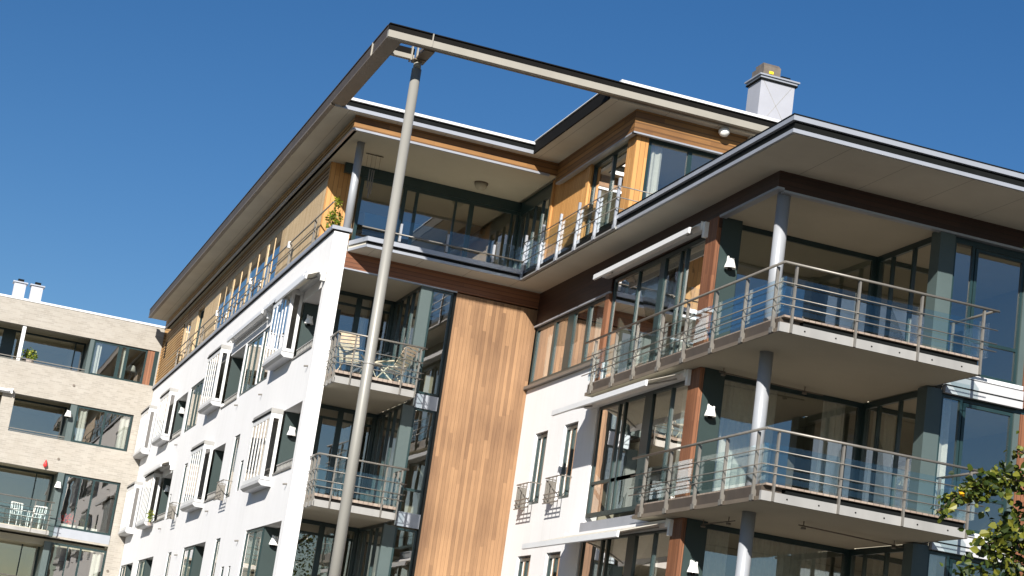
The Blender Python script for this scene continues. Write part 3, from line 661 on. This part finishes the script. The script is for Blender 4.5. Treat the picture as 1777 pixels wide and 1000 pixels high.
t=thing('awning',(2.0,73.0,11.35),'closed white awning on the brick building at the left edge','awning')
B().extr([(-1.5,73.02,11.50),(-1.5,72.80,11.47),(-1.5,72.78,11.40),(-1.5,72.84,11.32),(-1.5,73.02,11.32)],(4.4,0,0)).build('cassette','whitetrim',t)
B().box(2.9,2.95,72.78,73.02,11.31,11.51).build('end_cap','lampwhite',t); B().box(-1.4,2.8,72.70,72.77,11.36,11.42).build('front_bar','whitetrim',t)
def wall_lamp(p,label,dx=0,dy=-1,s=1.):
    t=thing('wall_lamp',p,label,'lamp','white shade lamps beside the balconies')
    x,y,z=p; cx=x+dx*.1; cy=y+dy*.1
    m=B(); m.lathe((cx,cy,z-.10*s),[(.115*s,0),(.11*s,.03),(.075*s,.14*s),(.035*s,.155*s),(.035*s,.19*s),(.012*s,.20*s)],14); m.box(cx-.075,cx-.045,cy-.015,cy+.015,z+.02,z+.13).box(cx+.04,cx+.07,cy-.015,cy+.015,z+.02,z+.11); m.build('lamp_shade','lampwhite',t)
    B().box(min(x,cx)-.015,max(x,cx)+.015,min(y,cy)-.0,max(y,cy)+.0+.02,z+.03,z+.08).box(x-.04,x+.04,y-.02,y,z-.03,z+.13).build('bracket','lampwhite',t)
    B().lathe((cx,cy,z-.15*s),[(.03,0),(.05,.03),(.045,.05)],10).build('lamp_shadow','beamweb',t)  # dark form below the lamp, standing in for its cast shadow
wall_lamp((13.95,31.38,10.80),'white lamp on the green post of the uppermost corner balcony')
wall_lamp((13.90,31.38,7.86),'white lamp on the green post of the middle corner balcony')
wall_lamp((13.92,31.38,4.90),'white lamp on the green post under the middle corner balcony, at the bottom edge')
wall_lamp((8.52,44.44,10.70),'white lamp in the topmost opening beside the white front edge')
wall_lamp((8.56,44.44,7.85),'white lamp in the second opening down beside the white front edge')
wall_lamp((8.62,44.59,5.15),'white lamp in the lowest opening beside the white front edge',s=1.1)
wall_lamp((8.52,65.19,10.78),'white lamp in the far upper opening between two bay boxes')
wall_lamp((8.52,65.19,7.95),'white lamp in the far lower opening under the small awning')
wall_lamp((5.2,Y-.03,10.95),'white lamp on the brick building, upper green post',s=1.2)
wall_lamp((5.35,Y-.05,8.15),'white lamp on the brick building, lower green post',s=1.2)
# globe and dome
t=thing('globe_lamp',(15.45,35.82,15.18),'white globe lamp under the topmost eaves near the roof chimney','lamp')
B().lathe((15.45,35.82,15.0),[(.01,-.02),(.08,.0),(.125,.06),(.13,.10),(.10,.16)],20).build('globe','lampwhite',t,smooth=True); B().cyl((15.45,35.82,15.15),(15.45,35.82,15.18),.11,k=16).build('base','fascia',t)
t=thing('ceiling_lamp',(12.07,43.08,14.86),'round frosted dome lamp on the penthouse terrace ceiling','lamp')
B().lathe((12.07,43.08,14.66),[(.03,0),(.10,.02),(.15,.08),(.17,.16)],20).build('dome','interior',t,smooth=True); B().cyl((12.07,43.08,14.82),(12.07,43.08,14.86),.18,k=20).build('base','taupe',t)
t=thing('wind_chime',(9.15,42.8,14.86),'thin wind chime hanging beside the white terrace column','wind chime')
B().box(8.92,9.38,42.79,42.81,14.83,14.845).build('hanger','beamweb',t)
for i in range(4):
    x=8.98+i*.11; B().cyl((x,42.8,14.83),(x,42.8,14.4-.05*(i%2)),.003,k=5).build('cord','beamweb',t)
for i,x in enumerate((9.09,9.2,9.15)): B().cyl((x,42.8,14.45),(x,42.8,13.95-.12*i),.014,k=8).build('chime_tube','steel',t)
# foliage helper
def leaves(mb,c,rad,n,size,seed=0,flat=1.):
    rr=random.Random(seed)
    for _ in range(n):
        while True:
            p=Vector((rr.uniform(-1,1),rr.uniform(-1,1),rr.uniform(-1,1)))
            if p.length<1: break
        p=Vector((p.x*rad[0],p.y*rad[1],p.z*rad[2]))+Vector(c)
        leaf(mb,p,size*rr.uniform(.6,1.25),rr)
def leaf(mb,p,s,rr):
    d=Vector((rr.gauss(0,1),rr.gauss(0,1),rr.gauss(-.4,.8))).normalized(); n=Vector((rr.gauss(-.3,1),rr.gauss(-.5,1),rr.gauss(.6,1)))
    a=d.cross(n)
    if a.length<1e-3: return
    a.normalize(); b=a.cross(d).normalized()
    q=lambda u,v,w=0: tuple(p+d*(u*s)+a*(v*s)+b*(w*s))
    k=len(mb.v); mb.v+=[q(0,0),q(.28,.36,.08),q(.62,.33,.05),q(1,0,-.08),q(.62,-.33,.05),q(.28,-.36,.08),q(.5,0,-.04)]
    for i in range(6): mb.f.append((k+i,k+(i+1)%6,k+6))
# potted plants
t=thing('potted_plant',(8.55,43.5,12.64),'yellow-green potted plant at the penthouse terrace corner behind the white column','plant')
B().lathe((8.55,43.5,12.64),[(.11,0),(.15,.24),(.16,.26)],14).build('pot','pot',t,smooth=True)
m=B(); leaves(m,(8.55,43.5,13.18),(.18,.28,.28),260,.075,3); leaves(m,(8.5,43.2,13.55),(.12,.2,.15),70,.07,4); m.build('foliage','leaf2',t)
t=thing('potted_plant',(3.35,73.7,12.66),'small green bush behind the rail on the brick building top floor','plant')
B().lathe((3.35,73.7,12.5),[(.15,.17),(.2,.35)],12).build('pot','pot',t); m=B(); leaves(m,(3.35,73.7,13.1),(.3,.2,.25),160,.11,5); m.build('foliage','leaf2',t)
t=thing('potted_plant',(8.2,65.7,6.9),'small green plant on the far lower bay box tray','plant')
B().lathe((8.15,65.3,6.6),[(.06,0),(.08,.12)],10).build('pot','pot',t); m=B(); leaves(m,(8.12,65.25,6.95),(.1,.15,.25),60,.07,6); m.build('foliage','leaf2',t)
# chairs on the narrow balcony
def deck_chair(x,y,z,rz,label):
    t=thing('deck_chair',(x,y,z),label,'chair','wooden deck chairs on the upper narrow balcony'); t.rotation_euler=(0,0,0)
    M=Matrix.Rotation(rz,3,'Z')
    def T(p): q=M@Vector(p); return (q.x+x,q.y+y,q.z+z)
    def bar(a,b_,r=.016): return B().cyl(T(a),T(b_),r,k=6)
    for s in (-.27,.27):
        bar((s,-.35,0),(s,.1,.42),.018).build('leg','deckchair',t); bar((s,.3,0),(s,-.2,.40),.018).build('leg','deckchair',t)
        bar((s,-.3,.52),(s,.22,.55),.02).build('armrest','deckchair',t)
    def slats(p0,p1,n):
        m=B(); p0=Vector(p0);p1=Vector(p1)
        for i in range(n):
            c=p0.lerp(p1,(i+.5)/n); e=(p1-p0)/n*.36; nn=Vector((0,-e.z,e.y)).normalized()*.012
            m.extr([T(c-e-Vector((.25,0,0))),T(c+e-Vector((.25,0,0))),T(c+e-Vector((.25,0,0))+nn),T(c-e-Vector((.25,0,0))+nn)],tuple(M@Vector((.5,0,0))))
        return m
    slats((0,-.28,.40),(0,.18,.34),6).build('seat','deckchair',t)
    b_=slats((0,.18,.36),(0,.52,.98),8).build('backrest','deckchair',t)
    return t
deck_chair(10.2,41.75,9.0,math.radians(-140),'pale wooden deck chair right of the pole on the upper narrow balcony')
deck_chair(9.2,41.8,9.0,math.radians(150),'pale wooden deck chair left of the pole on the upper narrow balcony')
t=thing('balcony_table',(9.7,41.7,9.0),'low round pale table between the two wooden deck chairs','table')
B().cyl((9.7,41.7,9.42),(9.7,41.7,9.45),.24,k=20).build('tabletop','deckchair',t)
for a in range(3):
    B().cyl((9.7+.2*math.cos(a*2.1),41.7+.2*math.sin(a*2.1),9.0),(9.7-.06*math.cos(a*2.1),41.7-.06*math.sin(a*2.1),9.42),.012,k=6).build('leg','deckchair',t)
# white garden furniture
def garden_chair(x,y,z,rz,label,group,w=.5):
    t=thing('garden_chair',(x,y,z),label,'chair',group); M=Matrix.Rotation(rz,3,'Z')
    def T(p): q=M@Vector(p); return (q.x+x,q.y+y,q.z+z)
    h=w/2
    for sx in (-h,h):
        B().cyl(T((sx,-h,0)),T((sx,-h,.64)),.014,k=6).build('leg','furn',t); B().cyl(T((sx,h,0)),T((sx,h+.1,.92)),.014,k=6).build('leg','furn',t)
        B().cyl(T((sx,-h,.64)),T((sx,h,.66)),.016,k=6).build('armrest','furn',t)
    B().extr([T((-h,-h,.43)),T((h,-h,.43)),T((h,h,.43)),T((-h,h,.43))],(0,0,.02)).build('seat','furn',t)
    m=B()
    for i in range(5): xx=-h+.05+i*(w-.1)/4; m.cyl(T((xx,h,.46)),T((xx,h+.1,.9)),.012,k=6)
    m.cyl(T((-h,h+.1,.92)),T((h,h+.1,.92)),.016,k=6).cyl(T((-h,h+.03,.62)),T((h,h+.03,.62)),.012,k=6); m.build('backrest','furn',t)
gk='white garden chairs on the brick building balcony'
garden_chair(4.15,72.75,6.3,.5,'white garden chair, left of two, on the brick building balcony',gk); garden_chair(4.75,72.75,6.3,-.4,'white garden chair, right of two, nearest the green post of the brick building',gk)
gk='white chairs behind the uppermost side glazing'
garden_chair(14.35,33.2,9.0,1.2,'white chair behind the uppermost side glazing, nearer the timber post',gk); garden_chair(14.5,34.4,9.0,1.9,'white chair behind the uppermost side glazing, farther from the timber post',gk)
t=thing('garden_table',(14.6,33.8,9.0),'white table between the chairs behind the uppermost side glazing','table')
B().box(14.3,14.95,33.45,34.15,9.70,9.73).build('tabletop','furn',t)
for x in (14.35,14.9):
    for y in (33.5,34.1): B().cyl((x,y,9.0),(x,y,9.7),.018,k=6).build('leg','furn',t)
# flower boxes and ornament of the brick building
t=thing('flower_box',(6.1,73.6,6.55),'planter of red flowers behind the lower glazing of the brick building','planter')
B().box(5.7,7.2,73.5,73.7,6.55,6.75).build('planter_box','furn',t)
m=B(); leaves(m,(6.0,73.6,6.95),(.35,.12,.22),120,.09,11); m.build('flowers','red',t); m=B(); leaves(m,(6.7,73.6,6.9),(.5,.12,.2),120,.09,12); m.build('foliage','leaf',t)
t=thing('hanging_ornament',(4.72,Y-.06,9.0),'small red ornament hanging on the pale brick band','ornament')
B().lathe((4.72,Y-.10,8.72),[(.02,0),(.09,.08),(.05,.2),(.015,.3)],10).build('body','red',t,smooth=True); B().cyl((4.72,Y,9.03),(4.72,Y-.11,9.02),.01,k=6).build('hook','steel',t)
t=thing('table_lamp',(7.35,73.8,12.66),'table lamp with cream shade in the brick building top right window','lamp')
B().lathe((7.35,73.8,13.18),[(.24,0),(.12,.26)],16).build('lamp_shade','curtain',t,smooth=True); B().cyl((7.35,73.8,12.66),(7.35,73.8,13.2),.03,k=8).build('stem','rust',t)
# ================================================================== TREE
TR=thing('tree',(14.4,18.4,0),'leafy tree with dark green yellowing leaves reaching in from the right edge','tree')
tr=B(); tr.cyl((14.4,18.4,0),(14.35,18.35,2.6),.20,.16,k=14).cyl((14.35,18.35,2.6),(14.2,18.3,4.6),.16,.12,k=14).cyl((14.2,18.3,4.6),(14.3,18.4,7.2),.12,.07,k=12).cyl((14.3,18.4,7.2),(14.2,18.3,9.0),.07,.03,k=10)
tr.build('trunk','bark',TR,smooth=True)
limbs=[[(14.2,18.3,4.4),(13.2,18.2,4.9),(12.4,18.05,5.22),(11.7,18.0,5.12),(11.2,18.0,4.85),(10.9,18.0,4.6)],
       [(14.3,18.35,3.4),(13.2,18.3,4.0),(12.3,18.2,4.45),(11.85,18.1,4.5),(11.55,18.05,4.3)],
       [(13.2,18.3,4.0),(12.4,18.3,4.0),(11.8,18.2,3.95),(11.4,18.15,3.9)],
       [(12.4,18.05,5.22),(12.1,18.0,5.45),(11.85,17.95,5.5)],
       [(14.25,18.35,6.2),(13.2,18.3,7.2),(12.6,18.1,7.9),(12.02,18.0,8.02)],
       [(14.25,18.35,5.4),(13.3,18.4,5.9),(13.0,18.5,6.0)],[(14.2,18.3,7),(15.2,18.2,8)],[(14.3,18.3,5),(15.6,18.0,6)],[(14.3,18.3,4),(15.4,19,4.8)]]
for l in limbs:
    m=B()
    for i,(a,b_) in enumerate(zip(l,l[1:])):
        r0=.05*(1-i/len(l))+.006; m.cyl(a,b_,r0,max(.005,r0-.009),k=8)
    m.build('limb','bark',TR,smooth=True)
cr=B(); rr=random.Random(21)
def along(pts,n,spread,size,t0=0.):
    P=[Vector(p) for p in pts]
    for _ in range(n):
        t=t0+(1-t0)*rr.random(); t*=len(P)-1; i=min(int(t),len(P)-2); p=P[i].lerp(P[i+1],t-i)
        p=p+Vector((rr.gauss(0,spread),rr.gauss(0,spread*1.2),rr.gauss(0,spread)))
        leaf(cr,p,size*rr.uniform(.65,1.3),rr)
along(limbs[0][2:5],480,.085,.095); along(limbs[0][3:],150,.05,.08); along(limbs[1][2:],300,.10,.095); along(limbs[2][1:],230,.10,.095); along(limbs[3],50,.05,.075)
along(limbs[4][:3],200,.16,.085); along([(11.78,18,8.02),(11.80,18,7.90)],9,.015,.05)
for l in limbs[5:]: along(l,160,.22,.09,.3)
leaves(cr,(12.3,18.3,4.40),(.45,.35,.6),520,.09,31)
leaves(cr,(14.6,18.4,6.6),(1.5,1.5,2.0),1500,.10,33)
cr.build('crown','leaf',TR)
m=B(); leaf(m,Vector((11.15,17.9,4.80)),.085,random.Random(5)); leaf(m,Vector((11.17,17.9,4.81)),.08,random.Random(9)); m.build('yellow_leaf','petal',TR)
# ================================================================== CAMERA, LIGHT, WORLD
f=3158.92
MR=[(0.93587244,0.2047967,0.28670733),(-0.32342054,0.17647753,0.92965307),(0.13979248,-0.96276373,0.23139591)]
M3=Matrix(MR)                       # rows: world axes, columns: cam x, cam y(down), forward
cx,cy,cz=M3.col[0].normalized(),M3.col[1].normalized(),M3.col[2].normalized()
cam=bpy.data.cameras.new('camera'); co_=bpy.data.objects.new('camera',cam); col.objects.link(co_)
rot=Matrix((cx,-cy,-cz)).transposed()
co_.matrix_world=Matrix.Translation((0,0,1.6))@rot.to_4x4()
cam.sensor_width=36; cam.lens=f/1777*36; cam.clip_end=8000; cam.clip_start=.1
sc.camera=co_
sd=Vector((-.95,-1.75,1.0)).normalized()      # towards the sun
el=math.asin(sd.z); az=math.atan2(sd.x,sd.y)
w=bpy.data.worlds.new('World'); sc.world=w; w.use_nodes=True; nt=w.node_tree; bg=nt.nodes['Background']
sk=N(nt,'ShaderNodeTexSky',sky_type='NISHITA',sun_disc=False,sun_elevation=el,sun_rotation=az,altitude=200,air_density=1.0,dust_density=.3,ozone_density=3.0)
hs=N(nt,'ShaderNodeHueSaturation'); hs.inputs['Saturation'].default_value=1.29; hs.inputs['Value'].default_value=.94; hs.inputs['Hue'].default_value=.506; L(nt,sk.outputs[0],hs.inputs['Color']); L(nt,hs.outputs[0],bg.inputs[0]); bg.inputs[1].default_value=.05
sun=bpy.data.lights.new('sun','SUN'); sun.energy=4.9; sun.angle=math.radians(.53); sun.color=(1,.945,.865)
so=bpy.data.objects.new('sun',sun); col.objects.link(so); so.rotation_euler=sd.to_track_quat('Z','Y').to_euler(); so.location=(-30,-50,40)
sc.view_settings.view_transform='Standard'; sc.view_settings.look='None'; sc.view_settings.gamma=1; sc.view_settings.exposure=.9
sc.cycles.max_bounces=8; sc.cycles.transparent_max_bounces=16; sc.cycles.use_denoising=True
